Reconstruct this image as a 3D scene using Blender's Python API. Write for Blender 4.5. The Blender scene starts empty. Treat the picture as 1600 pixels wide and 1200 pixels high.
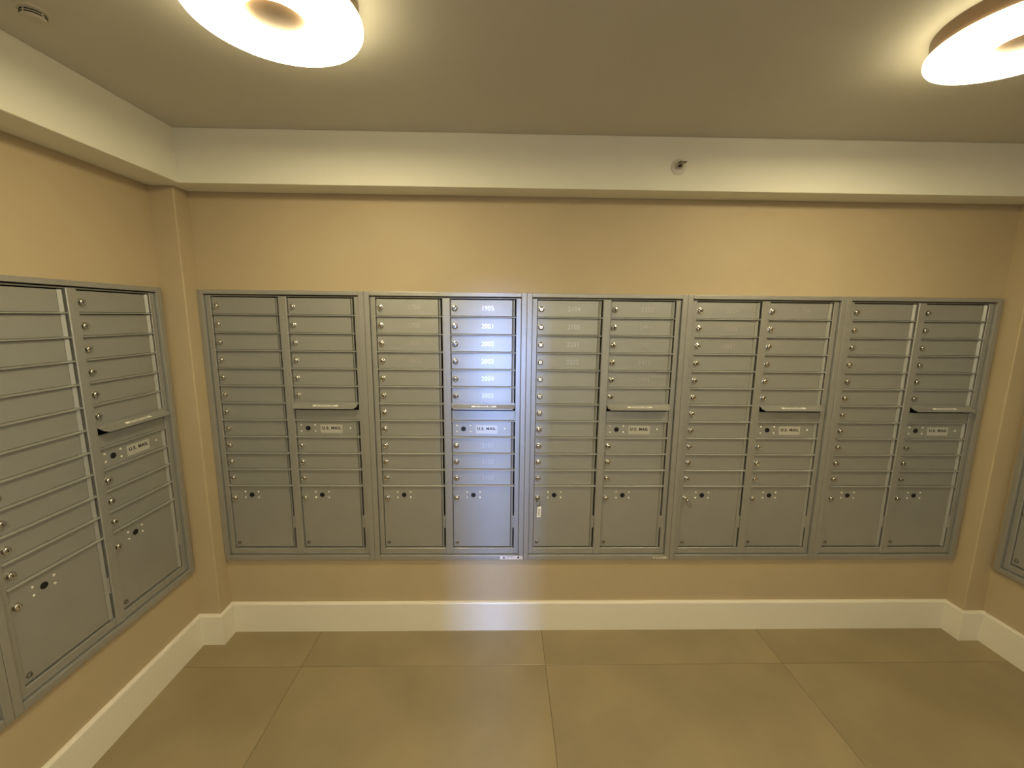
import bpy, bmesh, math, random
from math import pi, sin, cos
from mathutils import Matrix, Vector
random.seed(4)
scene = bpy.context.scene
COL = scene.collection

# ---------------------------------------------------------------- camera
ZL = 1.78                       # height of the first lock row over the floor
cam_d = bpy.data.cameras.new('camera')
cam = bpy.data.objects.new('camera', cam_d)
COL.objects.link(cam)
scene.camera = cam
cam_d.sensor_width = 36.0
cam_d.lens = 654.144 / 1600 * 36
cam_d.clip_start = 0.01
pit, yaw, rol = -0.15964, -0.0208, -0.01002
Rz = Matrix.Rotation(yaw, 3, 'Z'); Rx = Matrix.Rotation(pit, 3, 'X'); Ry = Matrix.Rotation(rol, 3, 'Y')
R = Rz @ Rx @ Ry
M = Matrix((( R[0][0], R[0][2], -R[0][1]), (R[1][0], R[1][2], -R[1][1]), (R[2][0], R[2][2], -R[2][1]))).to_4x4()
M.translation = Vector((-0.18778, -2.11624, ZL - 0.03729))
cam.matrix_world = M

# ---------------------------------------------------------------- world, lights, exposure
scene.view_settings.view_transform = 'Standard'
scene.view_settings.look = 'None'
scene.view_settings.exposure = 0.0
scene.view_settings.gamma = 1.0
scene.view_settings.use_curve_mapping = False
w = bpy.data.worlds.new('world'); scene.world = w; w.use_nodes = True
w.node_tree.nodes['Background'].inputs[0].default_value = (0.5, 0.6, 0.8, 1)
w.node_tree.nodes['Background'].inputs[1].default_value = 0.05

LAMP_COL = (1.0, 0.85, 0.50)
LAMP_STR = 44.0
LAMP_STR_FILL = 76.0  # strength of the two fill lamps added out of view
# daylight from the glazed entrance beyond the narrow doorway behind the camera
ad = bpy.data.lights.new('entrance_daylight', 'AREA')
ad.shape = 'RECTANGLE'; ad.size = 0.40; ad.size_y = 0.5
ad.energy = 88; ad.color = (0.30, 0.46, 1.0); ad.spread = math.radians(60)
ao = bpy.data.objects.new('entrance_daylight', ad)
ao.location = (-0.27, -8.0, ZL + 0.10); ao.rotation_euler = (pi/2, 0, 0)
COL.objects.link(ao)
ao['kind'] = 'structure'
# ---------------------------------------------------------------- helpers
def mat(name, col, rough=0.5, metal=0.0, emis=None, estr=0.0, noise=0.0, nscale=20.0, bump=0.0, bscale=200.0, spec=0.5, stretch=(1, 1, 1), aniso=0.0):
    m = bpy.data.materials.new(name); m.use_nodes = True
    nt = m.node_tree; b = nt.nodes['Principled BSDF']
    b.inputs['Base Color'].default_value = (*col, 1)
    b.inputs['Roughness'].default_value = rough
    b.inputs['Metallic'].default_value = metal
    b.inputs['Specular IOR Level'].default_value = spec
    if emis:
        b.inputs['Emission Color'].default_value = (*emis, 1)
        b.inputs['Emission Strength'].default_value = estr
    if noise or bump:
        tc = nt.nodes.new('ShaderNodeTexCoord'); mp = nt.nodes.new('ShaderNodeMapping')
        mp.inputs['Scale'].default_value = stretch
        nt.links.new(tc.outputs['Object'], mp.inputs['Vector'])
    if noise:
        n = nt.nodes.new('ShaderNodeTexNoise'); n.inputs['Scale'].default_value = nscale; n.inputs['Detail'].default_value = 4
        nt.links.new(mp.outputs[0], n.inputs['Vector'])
        r = nt.nodes.new('ShaderNodeValToRGB')
        r.color_ramp.elements[0].position = 0.3; r.color_ramp.elements[1].position = 0.7
        r.color_ramp.elements[0].color = (*[c * (1 - noise) for c in col], 1)
        r.color_ramp.elements[1].color = (*[min(1, c * (1 + noise)) for c in col], 1)
        nt.links.new(n.outputs['Fac'], r.inputs[0]); nt.links.new(r.outputs[0], b.inputs['Base Color'])
    if bump:
        n2 = nt.nodes.new('ShaderNodeTexNoise'); n2.inputs['Scale'].default_value = bscale; n2.inputs['Detail'].default_value = 2
        nt.links.new(mp.outputs[0], n2.inputs['Vector'])
        bp = nt.nodes.new('ShaderNodeBump'); bp.inputs['Strength'].default_value = bump; bp.inputs['Distance'].default_value = 0.001
        nt.links.new(n2.outputs['Fac'], bp.inputs['Height']); nt.links.new(bp.outputs[0], b.inputs['Normal'])
    return m

M_WALL   = mat('tan_wall_paint', (0.45, 0.365, 0.235), 0.6, noise=0.03, nscale=3, bump=0.25, bscale=160)
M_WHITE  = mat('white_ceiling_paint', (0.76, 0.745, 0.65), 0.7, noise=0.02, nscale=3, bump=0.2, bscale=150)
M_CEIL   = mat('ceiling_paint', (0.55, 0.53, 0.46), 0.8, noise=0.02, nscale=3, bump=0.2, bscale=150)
M_BASE   = mat('white_baseboard_paint', (0.74, 0.70, 0.61), 0.38)
M_TILE   = mat('brown_porcelain_tile', (0.27, 0.215, 0.125), 0.42, noise=0.13, nscale=2.6, bump=0.1, bscale=90)
M_GROUT  = mat('brown_grout', (0.15, 0.12, 0.07), 0.9)
M_ALU    = mat('silver_anodised_aluminium', (0.39, 0.39, 0.375), 0.46, metal=0.62, noise=0.03, nscale=60, bump=0.15, bscale=900, stretch=(1, 1, 1))
M_DOOR   = mat('silver_door_face', (0.385, 0.39, 0.375), 0.50, metal=0.62, noise=0.025, nscale=7, bump=0.12, bscale=900)
M_NUM    = mat('etched_number', (0.57, 0.57, 0.56), 0.37, metal=0.78)
M_LOCK   = mat('nickel_lock', (0.60, 0.58, 0.54), 0.2, metal=1.0)
M_BOLT   = mat('dull_steel_bolt', (0.20, 0.185, 0.16), 0.35, metal=0.8)
M_DARK   = mat('dark_cavity', (0.02, 0.018, 0.015), 0.9, spec=0.1)
M_BLACK  = mat('black_keyhole', (0.006, 0.006, 0.007), 0.35)
M_PLATE  = mat('white_label_plate', (0.58, 0.58, 0.55), 0.35, metal=0.4)
M_TEXT   = mat('black_print', (0.02, 0.02, 0.02), 0.6)
M_BRONZE = mat('bronze_lamp_metal', (0.26, 0.175, 0.11), 0.45, metal=0.3)
M_GLOW   = mat('glowing_diffuser', (0.9, 0.9, 0.88), 0.5, emis=LAMP_COL, estr=LAMP_STR)
M_EDGE   = mat('dim_diffuser_edge', (0.9, 0.9, 0.88), 0.5, emis=LAMP_COL, estr=LAMP_STR * 0.3)
M_PLAST  = mat('offwhite_plastic', (0.50, 0.47, 0.40), 0.5)
M_TAG    = mat('white_key_tag', (0.88, 0.87, 0.82), 0.5)
M_BRASS  = mat('worn_brass_key', (0.45, 0.38, 0.24), 0.3, metal=1.0)

def box(bm, x0, x1, y0, y1, z0, z1, bev=0.0, seg=1):
    r = bmesh.ops.create_cube(bm, size=1.0)
    vs = r['verts']
    for v in vs:
        v.co = Vector(((x0 + x1) / 2 + v.co.x * (x1 - x0), (y0 + y1) / 2 + v.co.y * (y1 - y0), (z0 + z1) / 2 + v.co.z * (z1 - z0)))
    if bev:
        es = list({e for v in vs for e in v.link_edges})
        bmesh.ops.bevel(bm, geom=es, offset=bev, segments=seg, affect='EDGES', profile=0.5)
    return vs

def prism_x(bm, prof, x0, x1):
    """profile of (y,z) extruded along x, closed"""
    a = [bm.verts.new((x0, y, z)) for y, z in prof]
    b = [bm.verts.new((x1, y, z)) for y, z in prof]
    n = len(prof)
    bm.faces.new(a[::-1]); bm.faces.new(b)
    for i in range(n):
        bm.faces.new((a[i], a[(i + 1) % n], b[(i + 1) % n], b[i]))

def lathe(bm, prof, n=32, axis='Z', c=(0, 0, 0)):
    """prof: (r, h) pairs; axis Z: h up, axis Y: h along -y (towards the viewer)"""
    rings = []
    for r, h in prof:
        ring = []
        if r < 1e-7:
            p = (0, 0, h) if axis == 'Z' else (0, -h, 0)
            ring = [bm.verts.new((c[0] + p[0], c[1] + p[1], c[2] + p[2]))]
        else:
            for i in range(n):
                t = 2 * pi * i / n
                p = (r * cos(t), r * sin(t), h) if axis == 'Z' else (r * cos(t), -h, r * sin(t))
                ring.append(bm.verts.new((c[0] + p[0], c[1] + p[1], c[2] + p[2])))
        rings.append(ring)
    for a, b in zip(rings, rings[1:]):
        for i in range(n):
            j = (i + 1) % n
            if len(a) == 1 and len(b) == 1: continue
            if len(a) == 1: f = (a[0], b[i], b[j])
            elif len(b) == 1: f = (a[i], a[j], b[0])
            else: f = (a[i], a[j], b[j], b[i])
            try: bm.faces.new(f)
            except ValueError: pass

def tube(bm, pts, r, n=8, closed=False):
    pts = [Vector(p) for p in pts]; rings = []
    m = len(pts)
    for i, p in enumerate(pts):
        if closed: d = pts[(i + 1) % m] - pts[i - 1]
        else: d = pts[min(i + 1, m - 1)] - pts[max(i - 1, 0)]
        d.normalize()
        up = Vector((0, 0, 1)) if abs(d.z) < 0.9 else Vector((0, 1, 0))
        a = d.cross(up).normalized(); b = d.cross(a)
        rings.append([bm.verts.new(p + r * (cos(2 * pi * k / n) * a + sin(2 * pi * k / n) * b)) for k in range(n)])
    rng = range(m) if closed else range(m - 1)
    for i in rng:
        A, B = rings[i], rings[(i + 1) % m]
        for k in range(n):
            bm.faces.new((A[k], A[(k + 1) % n], B[(k + 1) % n], B[k]))
    if not closed:
        bm.faces.new(rings[0]); bm.faces.new(rings[-1][::-1])

def mesh(name, bm, mats, smooth=False):
    bmesh.ops.recalc_face_normals(bm, faces=bm.faces[:])
    me = bpy.data.meshes.new(name); bm.to_mesh(me); bm.free()
    for m in (mats if isinstance(mats, (list, tuple)) else [mats]): me.materials.append(m)
    if smooth:
        me.shade_smooth()
        me.set_sharp_from_angle(angle=math.radians(35))
    return me

def obj(name, me, parent=None, loc=(0, 0, 0), rot=(0, 0, 0), **props):
    o = bpy.data.objects.new(name, me); COL.objects.link(o)
    o.location = loc; o.rotation_euler = rot
    if parent: o.parent = parent
    for k, v in props.items(): o[k] = v
    return o

def text_mesh(name, s, size, m, depth=0.0003, bold=0.0, space=1.0, sx=1.0):
    cu = bpy.data.curves.new(name, 'FONT'); cu.body = s; cu.size = size
    cu.align_x = 'CENTER'; cu.align_y = 'CENTER'; cu.extrude = depth; cu.offset = bold
    cu.space_character = space; cu.resolution_u = 3
    o = bpy.data.objects.new(name, cu); COL.objects.link(o)
    bpy.context.view_layer.update()
    me = bpy.data.meshes.new_from_object(o.evaluated_get(bpy.context.evaluated_depsgraph_get()))
    bpy.data.objects.remove(o); bpy.data.curves.remove(cu)
    me.name = name
    me.transform(Matrix.Rotation(pi / 2, 4, 'X') @ Matrix.Diagonal((sx, 1, 1, 1)))
    me.materials.clear(); me.materials.append(m)
    return me

# ---------------------------------------------------------------- room shell
ZF = 0.0; ZS = ZL + 0.530; ZC = ZL + 0.755
XL, XR = -1.791, 2.462          # side wall faces
YB = 0.006                      # rear face of the room (mailbox wall)
YR = -3.6                       # wall behind the camera
CLX, CRX, CY = -1.680, 2.352, -0.088   # corner piers
UZ0, UZ1 = ZL - 1.335, ZL + 0.066      # cut-out for the recessed units
PITCH = 0.803
def structure(name, bm, m): return obj(name, mesh(name, bm, m), kind='structure')

bm = bmesh.new()
x0, x1 = CLX, CRX
hx0, hx1 = -1.606 + 0.328 - 0.389, 1.606 + 0.328 + 0.389
box(bm, XL - 0.2, hx0, YB, YB + 0.5, ZF, ZC); box(bm, hx1, XR + 0.2, YB, YB + 0.5, ZF, ZC)
box(bm, hx0, hx1, YB, YB + 0.5, ZF, UZ0); box(bm, hx0, hx1, YB, YB + 0.5, UZ1, ZC)
box(bm, hx0, hx1, YB + 0.46, YB + 0.5, UZ0, UZ1)
structure('wall_back', bm, M_WALL)

LC = -0.509                     # centre of the first unit on each side wall
def side_wall(name, X, s, ya, yb):
    bm = bmesh.new()
    a, b = (X - 0.5, X) if s < 0 else (X, X + 0.5)
    box(bm, a, b, yb, YB + 0.5, ZF, ZC); box(bm, a, b, YR - 0.15, ya, ZF, ZC)
    box(bm, a, b, ya, yb, ZF, UZ0); box(bm, a, b, ya, yb, UZ1, ZC)
    a2, b2 = (a, a + 0.04) if s < 0 else (b - 0.04, b)
    box(bm, a2, b2, ya, yb, UZ0, UZ1)
    structure(name, bm, M_WALL)
side_wall('wall_left', XL, -1, LC - PITCH - 0.389, LC + 0.389)
side_wall('wall_right', XR, 1, LC - 0.389, LC + 0.389)

bm = bmesh.new()                # wall behind the camera with an unseen doorway slot shaped for the daylight beam
dx0, dx1, dz = -0.325, -0.175, ZL + 0.03
ex0, ex1, ez, e0 = 0.0, 0.70, ZL + 0.25, 0.55
box(bm, XL, dx0, YR - 0.15, YR, ZF, ZC); box(bm, dx1, ex0, YR - 0.15, YR, ZF, ZC); box(bm, ex1, XR, YR - 0.15, YR, ZF, ZC)
box(bm, dx0, dx1, YR - 0.15, YR, dz, ZC); box(bm, ex0, ex1, YR - 0.15, YR, ez, ZC); box(bm, ex0, ex1, YR - 0.15, YR, ZF, e0)
structure('wall_front', bm, mat('dark_brown_panelling', (0.085, 0.065, 0.048), 0.55))

bm = bmesh.new()                # unseen glowing panel added beside the doorway as soft cool fill
t = 0.035
box(bm, ex0, ex0 + t, YR - 0.10, YR - 0.02, e0, ez); box(bm, ex1 - t, ex1, YR - 0.10, YR - 0.02, e0, ez)
box(bm, ex0 + t, ex1 - t, YR - 0.10, YR - 0.02, e0, e0 + t); box(bm, ex0 + t, ex1 - t, YR - 0.10, YR - 0.02, ez - t, ez)
fill_frame = structure('fill_panel_1', bm, M_BASE)
bm = bmesh.new(); box(bm, ex0 + t, ex1 - t, YR - 0.07, YR - 0.06, e0 + t, ez - t)
obj('fill_pane', mesh('fill_pane', bm, mat('added_cool_glow', (0.7, 0.75, 0.8), 0.4, emis=(0.62, 0.78, 1.0), estr=2.6)), fill_frame)  # emissive sheet added for cool fill, nothing shines through it

for nm, a, b in (('wall_corner_left', XL, CLX), ('wall_corner_right', CRX, XR)):
    bm = bmesh.new(); 
    vs = box(bm, a, b, CY, YB, ZF, ZS)
    ex = b if a == XL else a
    es = [e for e in bm.edges if all(abs(v.co.x - ex) < 1e-5 and abs(v.co.y - CY) < 1e-5 for v in e.verts)]
    bmesh.ops.bevel(bm, geom=es, offset=0.005, segments=3, affect='EDGES', profile=0.5)
    structure(nm, bm, M_WALL)

# dropped border around the ceiling
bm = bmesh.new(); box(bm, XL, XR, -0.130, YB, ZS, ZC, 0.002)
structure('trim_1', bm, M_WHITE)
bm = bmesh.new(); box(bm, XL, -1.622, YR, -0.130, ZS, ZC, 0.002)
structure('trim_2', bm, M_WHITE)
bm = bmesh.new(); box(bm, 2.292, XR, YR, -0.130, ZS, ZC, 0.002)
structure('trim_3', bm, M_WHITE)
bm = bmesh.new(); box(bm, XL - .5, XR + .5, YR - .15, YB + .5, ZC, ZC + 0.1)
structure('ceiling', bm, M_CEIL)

# floor: grout bed with single tiles
bm = bmesh.new(); box(bm, XL - .3, XR + .3, YR - .15, YB + .3, -0.06, -0.0015)
floor = structure('floor', bm, M_GROUT)
gx = [-2.4, -1.190, 0.035, 1.255, 2.5]; gy = [0.36, -0.250, -0.860, -1.470, -2.080, -2.690, -3.300, -3.9]
g = 0.0012
for i in range(len(gx) - 1):
    for j in range(len(gy) - 1):
        a, b = max(gx[i], XL) + g, min(gx[i + 1], XR) - g
        c, d = max(gy[j + 1], YR) + g, min(gy[j], YB) - g
        if b - a < 0.01 or d - c < 0.01: continue
        bm = bmesh.new()
        cx, cy = (a + b) / 2, (c + d) / 2
        box(bm, a - cx, b - cx, c - cy, d - cy, -0.010, 0, 0.0012)
        obj('floor_tile', mesh('floor_tile', bm, M_TILE), floor, (cx, cy, 0))

# baseboards with a bevelled bright top edge
BH, BT = 0.172, 0.018
def baseboard(name, runs):
    bm = bmesh.new()
    for (ax, ay), (bx_, by_), (nx, ny), m0, m1 in runs:
        d = Vector((bx_ - ax, by_ - ay, 0)); L = d.length; d.normalize(); n = Vector((nx, ny, 0))
        prof = [(0, 0), (BT, 0), (BT, BH - 0.008), (BT - 0.003, BH - 0.002), (BT - 0.008, BH), (0, BH)]
        A = []; B = []
        for t, z in prof:
            A.append(bm.verts.new(Vector((ax, ay, z)) + n * t + d * (m0 * t)))
            B.append(bm.verts.new(Vector((bx_, by_, z)) + n * t + d * (m1 * t)))
        k = len(prof)
        bm.faces.new(A[::-1]); bm.faces.new(B)
        for i in range(k): bm.faces.new((A[i], A[(i + 1) % k], B[(i + 1) % k], B[i]))
    structure(name, bm, M_BASE)
baseboard('baseboard_back', [((CLX, YB), (CRX, YB), (0, -1), 1, -1)])
baseboard('baseboard_left', [((XL, YR), (XL, CY), (1, 0), 0, -1), ((XL, CY), (CLX, CY), (0, -1), 1, 1), ((CLX, CY), (CLX, YB), (1, 0), -1, -1)])
baseboard('baseboard_right', [((XR, YR), (XR, CY), (-1, 0), 0, -1), ((XR, CY), (CRX, CY), (0, -1), 1, 1), ((CRX, CY), (CRX, YB), (-1, 0), -1, -1)])

# ---------------------------------------------------------------- mailbox units
# local frame: x right, -y towards the viewer, z = 0 at the top row of locks; y = 0 is the plane of the lock faces
H = 0.0889
def zb(r): return 0.0475 - r * H
ZBOT = 0.0475 - 15 * H
YD, YF, YT = 0.010, 0.002, -0.012     # door face, inner frame face, outer trim face
ZT1, ZT0 = 0.078, -1.350              # trim outer
ZI1, ZI0 = 0.0575, -1.323             # trim inner
C0 = (-0.349, -0.0195); C1 = (0.0205, 0.349)

bm = bmesh.new()
# outer trim ring: stepped moulding with a raised outer edge
def trim_seg(x0, x1, z0, z1): box(bm, x0, x1, YT, 0.030, z0, z1, 0.0018, 2)
trim_seg(-0.4010, -0.375, ZT0, ZT1); trim_seg(0.375, 0.4010, ZT0, ZT1)
trim_seg(-0.3745, 0.3745, ZI1, ZT1); trim_seg(-0.3745, 0.3745, ZT0, ZI0)
ME_TRIM = mesh('trim_frame', bm, M_ALU)
bm = bmesh.new()
FX, FZ1, FZ0 = 0.3736, 0.0535, -1.3200
def fr(x0, x1, z0, z1, y=YF, d=0.035, b=0.0014): box(bm, x0, x1, y, d, z0, z1, b, 1)
fr(-FX, C0[0], FZ0, FZ1); fr(C1[1], FX, FZ0, FZ1)
fr(C0[1], C1[0], FZ0, FZ1 - 0.001, y=YF - 0.005, b=0.0028)
fr(C0[0], C1[1], zb(0) + 0.0005, FZ1); fr(C0[0], C1[1], FZ0, ZBOT - 0.0005)
for c, rows in ((C0, range(1, 12)), (C1, [1, 2, 3, 4, 5, 6, 7, 8, 9, 10, 11])):
    for r in rows:
        prism_x(bm, [(YF - 0.004, zb(r) - 0.0020), (YF - 0.004, zb(r) - 0.0002), (YF + 0.003, zb(r) + 0.0040), (0.03, zb(r) + 0.0040), (0.03, zb(r) - 0.0020)], c[0], c[1])
ME_FRAME = mesh('inner_frame', bm, M_ALU)
bm = bmesh.new()                      # cabinet body, open dark box behind the doors
box(bm, -0.372, 0.372, 0.40, 0.44, -1.322, 0.056); box(bm, -0.376, -0.3735, 0.035, 0.44, -1.322, 0.056)
box(bm, 0.3735, 0.376, 0.035, 0.44, -1.322, 0.056); box(bm, -0.372, 0.372, 0.035, 0.44, 0.054, 0.057)
box(bm, -0.372, 0.372, 0.035, 0.44, -1.322, -1.319); box(bm, -0.372, 0.372, 0.045, 0.05, -1.319, 0.054)
ME_BODY = mesh('cabinet_body', bm, M_DARK)

DW = 0.311
def door_mesh(name, nrows):
    bm = bmesh.new(); hh = nrows * H
    z1, z0 = -0.0042, -hh + 0.0048
    box(bm, 0.0, DW - 0.0045, YD, YD + 0.005, z0, z1, 0.0010)
    prof = [(DW - 0.003, YD + 0.0012), (DW + 0.0050, YD - 0.0070), (DW + 0.0075, YD - 0.0070), (DW + 0.0075, YD + 0.008), (DW - 0.003, YD + 0.008)]
    a = [bm.verts.new((x, y, z0)) for x, y in prof]; b = [bm.verts.new((x, y, z1)) for x, y in prof]   # raised hinge leaf
    bm.faces.new(a); bm.faces.new(b[::-1])
    for i in range(5): bm.faces.new((a[i], a[(i + 1) % 5], b[(i + 1) % 5], b[i]))
    return mesh(name, bm, M_DOOR)
ME_DOOR = door_mesh('mail_door', 1)
ME_PDOOR = door_mesh('parcel_door', 4)
# lock cylinder: collar, plug with a flat face and a key slot
bm = bmesh.new()
lathe(bm, [(0.0150, 0.0), (0.0150, 0.0012), (0.0130, 0.0020), (0.0126, 0.0080), (0.0116, 0.0105), (0.0098, 0.0120), (0.0078, 0.0124), (0.0074, 0.0112), (0.0, 0.0114)], 24, 'Y')
nf = len(bm.faces)
box(bm, -0.0013, 0.0013, -0.0119, -0.0100, -0.0046, 0.0046)
bm.faces.ensure_lookup_table()
for f in bm.faces[nf:]: f.material_index = 1
ME_LOCK = mesh('lock', bm, [M_LOCK, M_BLACK], True)
bm = bmesh.new()
lathe(bm, [(0.0105, 0.0), (0.0105, 0.001), (0.0075, 0.0025), (0.0072, 0.006), (0.0055, 0.0078), (0.0, 0.0082)], 6, 'Y')
ME_BOLT = mesh('bolt', bm, M_BOLT)
bm = bmesh.new()
lathe(bm, [(0.0125, 0.0), (0.0125, 0.0015), (0.0100, 0.0022), (0.0095, 0.0006), (0.0, 0.0004)], 20, 'Y')
ME_HOLE = mesh('keyhole', bm, M_BLACK, True)
bm = bmesh.new()
lathe(bm, [(0.0050, 0.0), (0.0047, 0.0018), (0.0030, 0.0034), (0.0, 0.0040)], 12, 'Y')
ME_STUD = mesh('stud', bm, mat('bright_stud', (0.85, 0.84, 0.80), 0.3, metal=0.7), True)
bm = bmesh.new(); box(bm, -0.0038, 0.0038, YF, YD + 0.02, -0.034, 0.034, 0.0008)
ME_TAB = mesh('latch_tab', bm, M_ALU)
# panels of the second column: blank slot panel with sloping hood, and the collection door
bm = bmesh.new(); box(bm, 0, 0.3275, YD - 0.002, YD + 0.006, -H + 0.0045, -0.0345, 0.001)
ME_BLANK = mesh('slot_panel', bm, M_DOOR)
bm = bmesh.new()                     # hood: thin plate bent outwards with clipped front corners
XW = 0.322
top = [(0.0, YF + 0.002, 0.010), (XW, YF + 0.002, 0.010)]
def quadplate(pts, t):
    v = [bm.verts.new(p) for p in pts]; u = [bm.verts.new(Vector(p) + Vector(t)) for p in pts]
    n = len(pts); bm.faces.new(v); bm.faces.new(u[::-1])
    for i in range(n): bm.faces.new((v[i], u[i], u[(i + 1) % n], v[(i + 1) % n]))
quadplate([(0, YF - 0.001, 0.008), (XW, YF - 0.001, 0.008), (XW, YF - 0.001, 0.000), (0, YF - 0.001, 0.000)], (0, 0.003, 0))
quadplate([(0, YF - 0.001, 0.000), (XW, YF - 0.001, 0.000), (XW, -0.024, -0.011), (XW - 0.010, -0.034, -0.0155), (0.010, -0.034, -0.0155), (0, -0.024, -0.011)], (0, 0.0005, -0.0025))
quadplate([(0.010, -0.034, -0.0155), (XW - 0.010, -0.034, -0.0155), (XW - 0.010, -0.034, -0.0205), (0.010, -0.034, -0.0205)], (0, 0.0015, 0))
ME_HOOD = mesh('slot_hood', bm, M_ALU)
bm = bmesh.new(); box(bm, -0.063, 0.063, -0.0004, 0.0004, -0.0055, 0.0055)
ME_HLAB = mesh('slot_label', bm, M_TAG)
ME_HTXT = text_mesh('slot_lettering', 'OUTGOING MAIL', 0.0095, M_TEXT, 0.0001, 0.0002, 1.1, 1.15)
bm = bmesh.new(); box(bm, -0.0565, 0.0565, -0.0012, 0.0, -0.0225, 0.0225, 0.0004)
ME_PLATE = mesh('name_plate', bm, M_PLATE)
ME_USM = text_mesh('plate_lettering', 'U.S. MAIL', 0.0200, M_TEXT, 0.0002, 0.0008, 1.18, 1.0)

def studs(parent, x, z, me=ME_STUD):
    obj('stud', me, parent, (x, YD, z))

def lock_on(parent, x, z):
    l = obj('lock', ME_LOCK, parent, (x, YD, z))
    return l

def build_unit(name, label, group, loc, rz, numbers=None, fine=True):
    root = obj(name, None, None, loc, (0, 0, rz), label=label, category='mailboxes', group=group)
    root.empty_display_size = 0.1
    tr = obj('trim_frame', ME_TRIM, root)
    obj('inner_frame', ME_FRAME, root)
    obj('cabinet_body', ME_BODY, root)
    for ci, cx in enumerate((C0[0] + 0.002, C1[0] + 0.002)):
        lx = 0.0190
        for r in range(11):
            if ci == 1 and r in (6, 7): continue
            d = obj('mail_door', ME_DOOR, root, (cx, 0, zb(r)))
            lo = lock_on(d, lx, -0.0475)
            n = (numbers or {}).get((ci, r))
            if n:
                key = 'num' + n
                obj('door_number', text_mesh('door_number', n, 0.034, M_NUM, 0.0002, 0.0, 1.05, 0.92), d, (lx + 0.165, YD - 0.0003, -0.046))
        d = obj('parcel_door', ME_PDOOR, root, (cx, 0, zb(11)))
        zo = zb(11)
        lock_on(d, lx, -1.001 - zo)
        obj('bolt', ME_BOLT, d, (lx, YD, -1.2558 - zo))
        obj('keyhole', ME_HOLE, d, (lx + 0.089, YD, -0.984 - zo))
        for sx in (0.055, 0.124):
            for sz in (-0.968, -0.999): studs(d, lx + sx, sz - zo)
        obj('latch_tab', ME_TAB, d, (DW + 0.0115, 0, -1.135 - zo))
    cx = C1[0] + 0.002; lx = 0.0190
    s = obj('outgoing_slot', ME_BLANK, root, (cx - 0.0005, 0, zb(6)))
    obj('slot_hood', ME_HOOD, s, (0.001, 0, 0.0))
    a = math.atan2(0.0155, 0.033)
    obj('slot_label', ME_HLAB, s, (0.166, -0.0190, -0.0072), (-(pi / 2 - a), 0, 0))
    obj('slot_lettering', ME_HTXT, s, (0.166, -0.0196, -0.0066), (-(pi / 2 - a), 0, 0))
    d = obj('collection_door', ME_DOOR, root, (cx, 0, zb(7)))
    zc = -0.0435
    obj('keyhole', ME_HOLE, d, (lx + 0.039, YD, zc))
    for sx in (0.004, 0.075):
        for sz in (-0.0165, 0.0165): studs(d, lx + sx, zc + sz)
    studs(d, lx + 0.255, zc)
    obj('name_plate', ME_PLATE, d, (lx + 0.159, YD, zc - 0.003))
    obj('plate_lettering', ME_USM, d, (lx + 0.159, YD - 0.0014, zc + 0.001))
    return root

def nums(lst, ci, rows): return {(ci, r): n for n, r in zip(lst, rows)}
NUM = {
    1: {**nums(['1704', '1705', '1801', '1802'], 0, range(4)),
        **nums(['1905', '2001', '2002', '2003', '2004', '2005', '2101', '2102', '2103'], 1, [0, 1, 2, 3, 4, 5, 8, 9, 10])},
    2: {**nums(['2104', '2105', '2201', '2202'], 0, range(4)), **nums(['2305', '2401', '2402', '2403', '2404'], 1, range(5))},
    3: {**nums(['2504', '2505', '2601'], 0, range(3)), **nums(['2705'], 1, range(1))},
}
LAB = ['silver recessed mailbox unit at the left end of the back wall, beside the corner',
       'silver mailbox unit on the back wall with its right column washed in bluish daylight',
       'silver mailbox unit on the back wall with a white-tagged key hanging from it',
       'silver mailbox unit on the back wall, top left door numbered 2504',
       'silver mailbox unit at the dim right end of the back wall']
units = []
for i in range(5):
    units.append(build_unit('mailbox_unit', LAB[i], 'wall mailbox units', ((i - 2) * PITCH + 0.328, 0, ZL), 0, NUM.get(i)))
XLK = -1.7836
u_l = build_unit('mailbox_unit', 'silver mailbox unit on the left wall next to the corner, both columns in view', 'wall mailbox units', (XLK, LC, ZL), pi / 2)
u_ll = build_unit('mailbox_unit', 'silver mailbox unit on the left wall cut off by the frame edge', 'wall mailbox units', (XLK, LC - PITCH, ZL), pi / 2)
u_r = build_unit('mailbox_unit', 'silver mailbox unit on the right wall, only its dark lower corner in view', 'wall mailbox units', (XR - 0.0074, LC, ZL), -pi / 2)

# worn paper sticker on the bottom trim of the second unit, and a scrap at the third
bm = bmesh.new(); box(bm, -0.062, 0.062, -0.0005, 0, -0.0095, 0.0095)
st = obj('paper_sticker', mesh('paper_sticker', bm, mat('worn_paper', (0.66, 0.62, 0.60), 0.7, noise=0.25, nscale=45)), units[1], (0.336, YT, -1.3365))
bm = bmesh.new()
for x, z, a, b in ((-0.017, -0.001, 0.004, 0.005), (0.000, 0.004, 0.005, 0.003), (0.006, -0.002, 0.002, 0.004), (0.038, 0.002, 0.012, 0.0012), (-0.04, 0.0, 0.010, 0.0012)):
    lathe(bm, [(a * 0.5, 0.0002), (0, 0.0003)], 8, 'Y', (x, -0.0005, z))
obj('dark_fleck', mesh('dark_fleck', bm, M_DARK), st, (0, 0, 0))
bm = bmesh.new(); box(bm, -0.04, 0.04, -0.0005, 0, -0.006, 0.006)
obj('sticker_residue', mesh('sticker_residue', bm, mat('sticker_residue', (0.48, 0.45, 0.38), 0.6, noise=0.35, nscale=60)), units[2], (0.352, YT, -1.3375))

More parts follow.
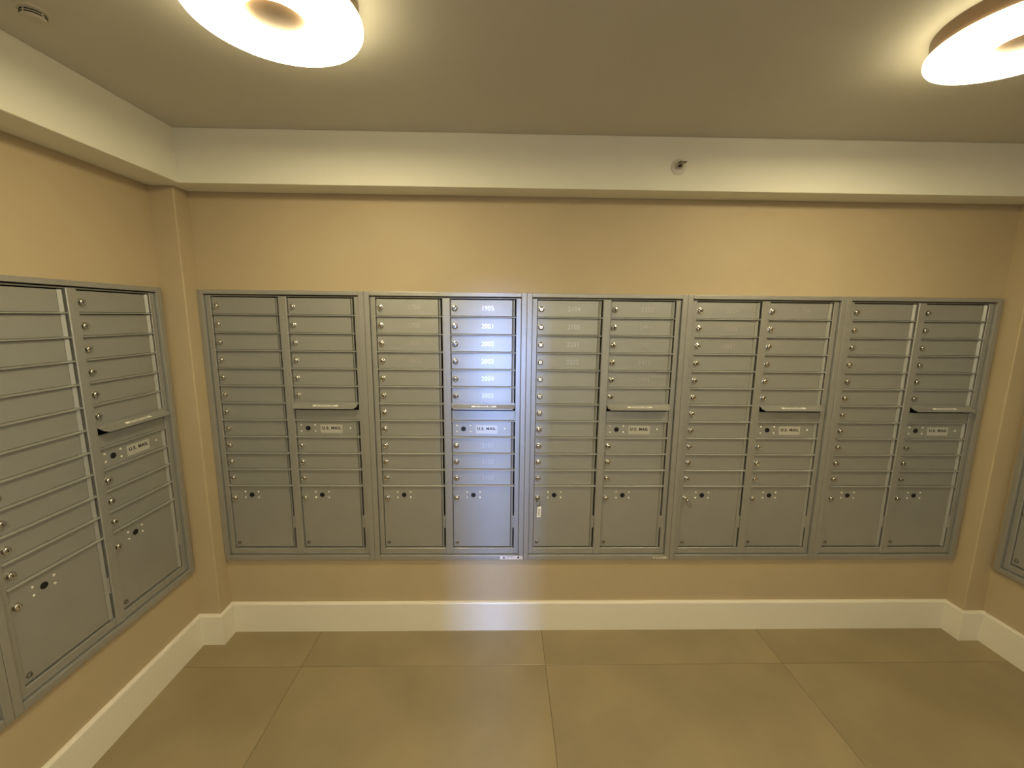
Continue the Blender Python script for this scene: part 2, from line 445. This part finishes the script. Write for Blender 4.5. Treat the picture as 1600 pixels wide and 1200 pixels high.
# ---------------------------------------------------------------- keys left in two parcel locks
def key_bm(L=0.030):
    bm = bmesh.new()
    # round bow with a hole, blade pointing to +y (into the lock)
    n = 16; ro, ri = 0.011, 0.0042
    for s in (0,):
        o = [[bm.verts.new((x, -0.013 + ro * cos(2 * pi * i / n), ro * sin(2 * pi * i / n))) for i in range(n)] for x in (-0.001, 0.001)]
        q = [[bm.verts.new((x, -0.015 + ri * cos(2 * pi * i / n), ri * sin(2 * pi * i / n))) for i in range(n)] for x in (-0.001, 0.001)]
        for i in range(n):
            j = (i + 1) % n
            bm.faces.new((o[0][i], o[0][j], o[1][j], o[1][i])); bm.faces.new((q[0][i], q[0][j], q[1][j], q[1][i]))
            bm.faces.new((o[0][i], o[0][j], q[0][j], q[0][i])); bm.faces.new((o[1][i], o[1][j], q[1][j], q[1][i]))
    box(bm, -0.001, 0.001, -0.003, 0.004, -0.0035, 0.0035)
    return bm
kx, kz = (0) * 1.0, ZL - 1.001
kpos = (0.0, -0.0025, kz)                     # lock of the third unit
k1 = obj('key', None, None, kpos, label='small key in the third unit\'s parcel lock with a white tag hanging below', category='key')
obj('key_blade', mesh('key_blade', key_bm(), M_BRASS), k1, (0, 0, 0), (0, 0.5, 0))
bm = bmesh.new(); tube(bm, [(0.002 + 0.011 * sin(2 * pi * i / 20), -0.013 + 0.003 * cos(2 * pi * i / 20), -0.019 + 0.017 * cos(2 * pi * i / 20)) for i in range(20)], 0.0011, 6, True)
obj('key_ring', mesh('key_ring', bm, M_BOLT, True), k1)
bm = bmesh.new()
prof = [(-0.0105, -0.030), (0.0105, -0.030), (0.0105, 0.028), (0.006, 0.031), (-0.006, 0.031), (-0.0105, 0.028)]
a = [bm.verts.new((x, 0, z)) for x, z in prof]; b = [bm.verts.new((x, -0.002, z)) for x, z in prof]
bm.faces.new(a); bm.faces.new(b[::-1])
for i in range(6): bm.faces.new((a[i], a[(i + 1) % 6], b[(i + 1) % 6], b[i]))
tg = obj('key_tag', mesh('key_tag', bm, M_TAG), k1, (0.007, -0.014, -0.066), (0, 0.06, 0.12), label='white plastic key tag')
bm = bmesh.new()
box(bm, -0.0065, 0.0065, -0.0024, -0.002, -0.022, 0.018)
obj('tag_paper', mesh('tag_paper', bm, mat('tag_paper', (0.55, 0.53, 0.47), 0.6, noise=0.2, nscale=300)), tg)

k2 = obj('key', None, None, (PITCH, -0.0025, kz), label='small key in the fourth unit\'s parcel lock with a bare ring, no tag', category='key')
obj('key_blade', mesh('key_blade', key_bm(), M_LOCK), k2, (0, 0, 0), (0, -0.6, 0))
bm = bmesh.new(); tube(bm, [(0.010 + 0.010 * sin(2 * pi * i / 20) - 0.010 * cos(2 * pi * i / 20) * 0.8, -0.015 + 0.002 * cos(2 * pi * i / 20), -0.020 + 0.018 * cos(2 * pi * i / 20)) for i in range(20)], 0.0012, 6, True)
obj('key_ring', mesh('key_ring', bm, M_BOLT, True), k2)
bm = bmesh.new(); bmesh.ops.create_uvsphere(bm, u_segments=12, v_segments=8, radius=0.0038)
obj('ring_bead', mesh('ring_bead', bm, M_LOCK, True), k2, (0.027, -0.014, -0.041))

# ---------------------------------------------------------------- ceiling lamps
def ceiling_lamp(x, y, label, m_glow=None):
    root = obj('ceiling_lamp', None, None, (x, y, ZC), label=label, category='ceiling light', group='round ceiling lamps')
    ro, ri = 0.207, 0.0715
    bm = bmesh.new()
    lathe(bm, [(0.0, 0.0), (0.197, 0.0), (0.198, -0.002), (0.198, -0.045), (0.0, -0.045)], 72)
    obj('housing', mesh('housing', bm, M_BRONZE, True), root)
    bm = bmesh.new()
    lathe(bm, [(ri, -0.0455), (0.196, -0.0455), (0.196, -0.0600), (ro - 0.0015, -0.0620), (ro - 0.003, -0.065), (ro - 0.010, -0.067), (ri + 0.004, -0.069), (ri, -0.067), (ri, -0.0455)], 72)
    obj('diffuser', mesh('diffuser', bm, m_glow or M_GLOW, True), root)
    bm = bmesh.new()
    lathe(bm, [(0.1965, -0.0455), (ro - 0.0055, -0.0465), (ro, -0.0515), (ro, -0.0600), (ro - 0.0012, -0.0618), (0.1965, -0.0598)], 72)
    obj('diffuser_edge', mesh('diffuser_edge', bm, M_EDGE, True), root)
    bm = bmesh.new()
    lathe(bm, [(0.0, -0.0605), (0.05, -0.0600), (0.0700, -0.0585), (0.0705, -0.0455), (0.0, -0.0455)], 48)
    obj('centre_cap', mesh('centre_cap', bm, M_BRONZE, True), root)
    return root
ceiling_lamp(-0.762, -0.928, 'round glowing ceiling lamp with a bronze centre near the left, seen almost whole')
ceiling_lamp(1.197, -0.908, 'round glowing ceiling lamp with a bronze rim at the right, cut by the frame')

M_GLOW_FILL = mat('added_fill_diffuser', (0.9, 0.9, 0.88), 0.5, emis=LAMP_COL, estr=LAMP_STR_FILL)  # for two unseen lamps added behind the camera to lift the lower room
ceiling_lamp(-0.45, -2.90, 'unseen round ceiling lamp added as fill behind the camera on the left', M_GLOW_FILL)
ceiling_lamp(0.40, -2.90, 'unseen round ceiling lamp added as fill behind the camera on the right', M_GLOW_FILL)

# ---------------------------------------------------------------- smoke detector
sd = obj('smoke_detector', None, None, (-1.447, -0.834, ZC), label='small round smoke detector with dark slots on the ceiling by the left border', category='smoke detector')
bm = bmesh.new(); lathe(bm, [(0, 0), (0.035, 0), (0.035, -0.003), (0.032, -0.005), (0.024, -0.006), (0, -0.006)], 40)
obj('base_plate', mesh('base_plate', bm, M_PLAST, True), sd)
bm = bmesh.new(); lathe(bm, [(0.024, -0.006), (0.0255, -0.018), (0.023, -0.022), (0.0, -0.024)], 40)
obj('cover', mesh('cover', bm, M_PLAST, True), sd)
for r, z in ((0.0247, -0.0095), (0.0252, -0.0155)):
    for k in range(4):
        t0 = 2 * pi * k / 4 + 0.12; t1 = 2 * pi * (k + 1) / 4 - 0.12
        bm = bmesh.new()
        tube(bm, [(r * cos(t0 + (t1 - t0) * i / 8), r * sin(t0 + (t1 - t0) * i / 8), z) for i in range(9)], 0.0015, 6)
        obj('vent_slot', mesh('vent_slot', bm, M_DARK), sd)

# ---------------------------------------------------------------- sidewall sprinkler on the ceiling border
sp = obj('fire_sprinkler', None, None, (0.588, -0.130, ZL + 0.629), label='small round sidewall sprinkler head on the white border above the mailboxes', category='sprinkler')
M_SPR = mat('sprinkler_white', (0.60, 0.57, 0.50), 0.35)
bm = bmesh.new(); lathe(bm, [(0.0, 0.0), (0.034, 0.0), (0.034, 0.002), (0.030, 0.005), (0.0215, 0.006), (0.020, 0.002), (0.0, 0.002)], 36, 'Y')
obj('escutcheon', mesh('escutcheon', bm, M_SPR, True), sp)
bm = bmesh.new(); lathe(bm, [(0.0115, 0.0), (0.0115, 0.014), (0.0085, 0.016), (0.0080, 0.012), (0.0, 0.012)], 24, 'Y')
obj('nozzle', mesh('nozzle', bm, M_LOCK, True), sp)
bm = bmesh.new(); lathe(bm, [(0.0055, 0.012), (0.0055, 0.020), (0.0, 0.021)], 16, 'Y')
obj('orifice', mesh('orifice', bm, M_BLACK, True), sp)
bm = bmesh.new()
tube(bm, [(-0.010, -0.012, 0.002), (-0.011, -0.026, 0.003), (-0.004, -0.036, 0.006)], 0.0018, 6)
tube(bm, [(0.010, -0.012, 0.002), (0.011, -0.026, 0.003), (0.004, -0.036, 0.006)], 0.0018, 6)
obj('frame_arms', mesh('frame_arms', bm, M_SPR, True), sp)
bm = bmesh.new(); box(bm, -0.010, 0.024, -0.040, -0.014, 0.011, 0.0128, 0.0006); box(bm, -0.006, 0.006, -0.0405, -0.0385, 0.002, 0.012)
obj('deflector', mesh('deflector', bm, M_BOLT), sp)
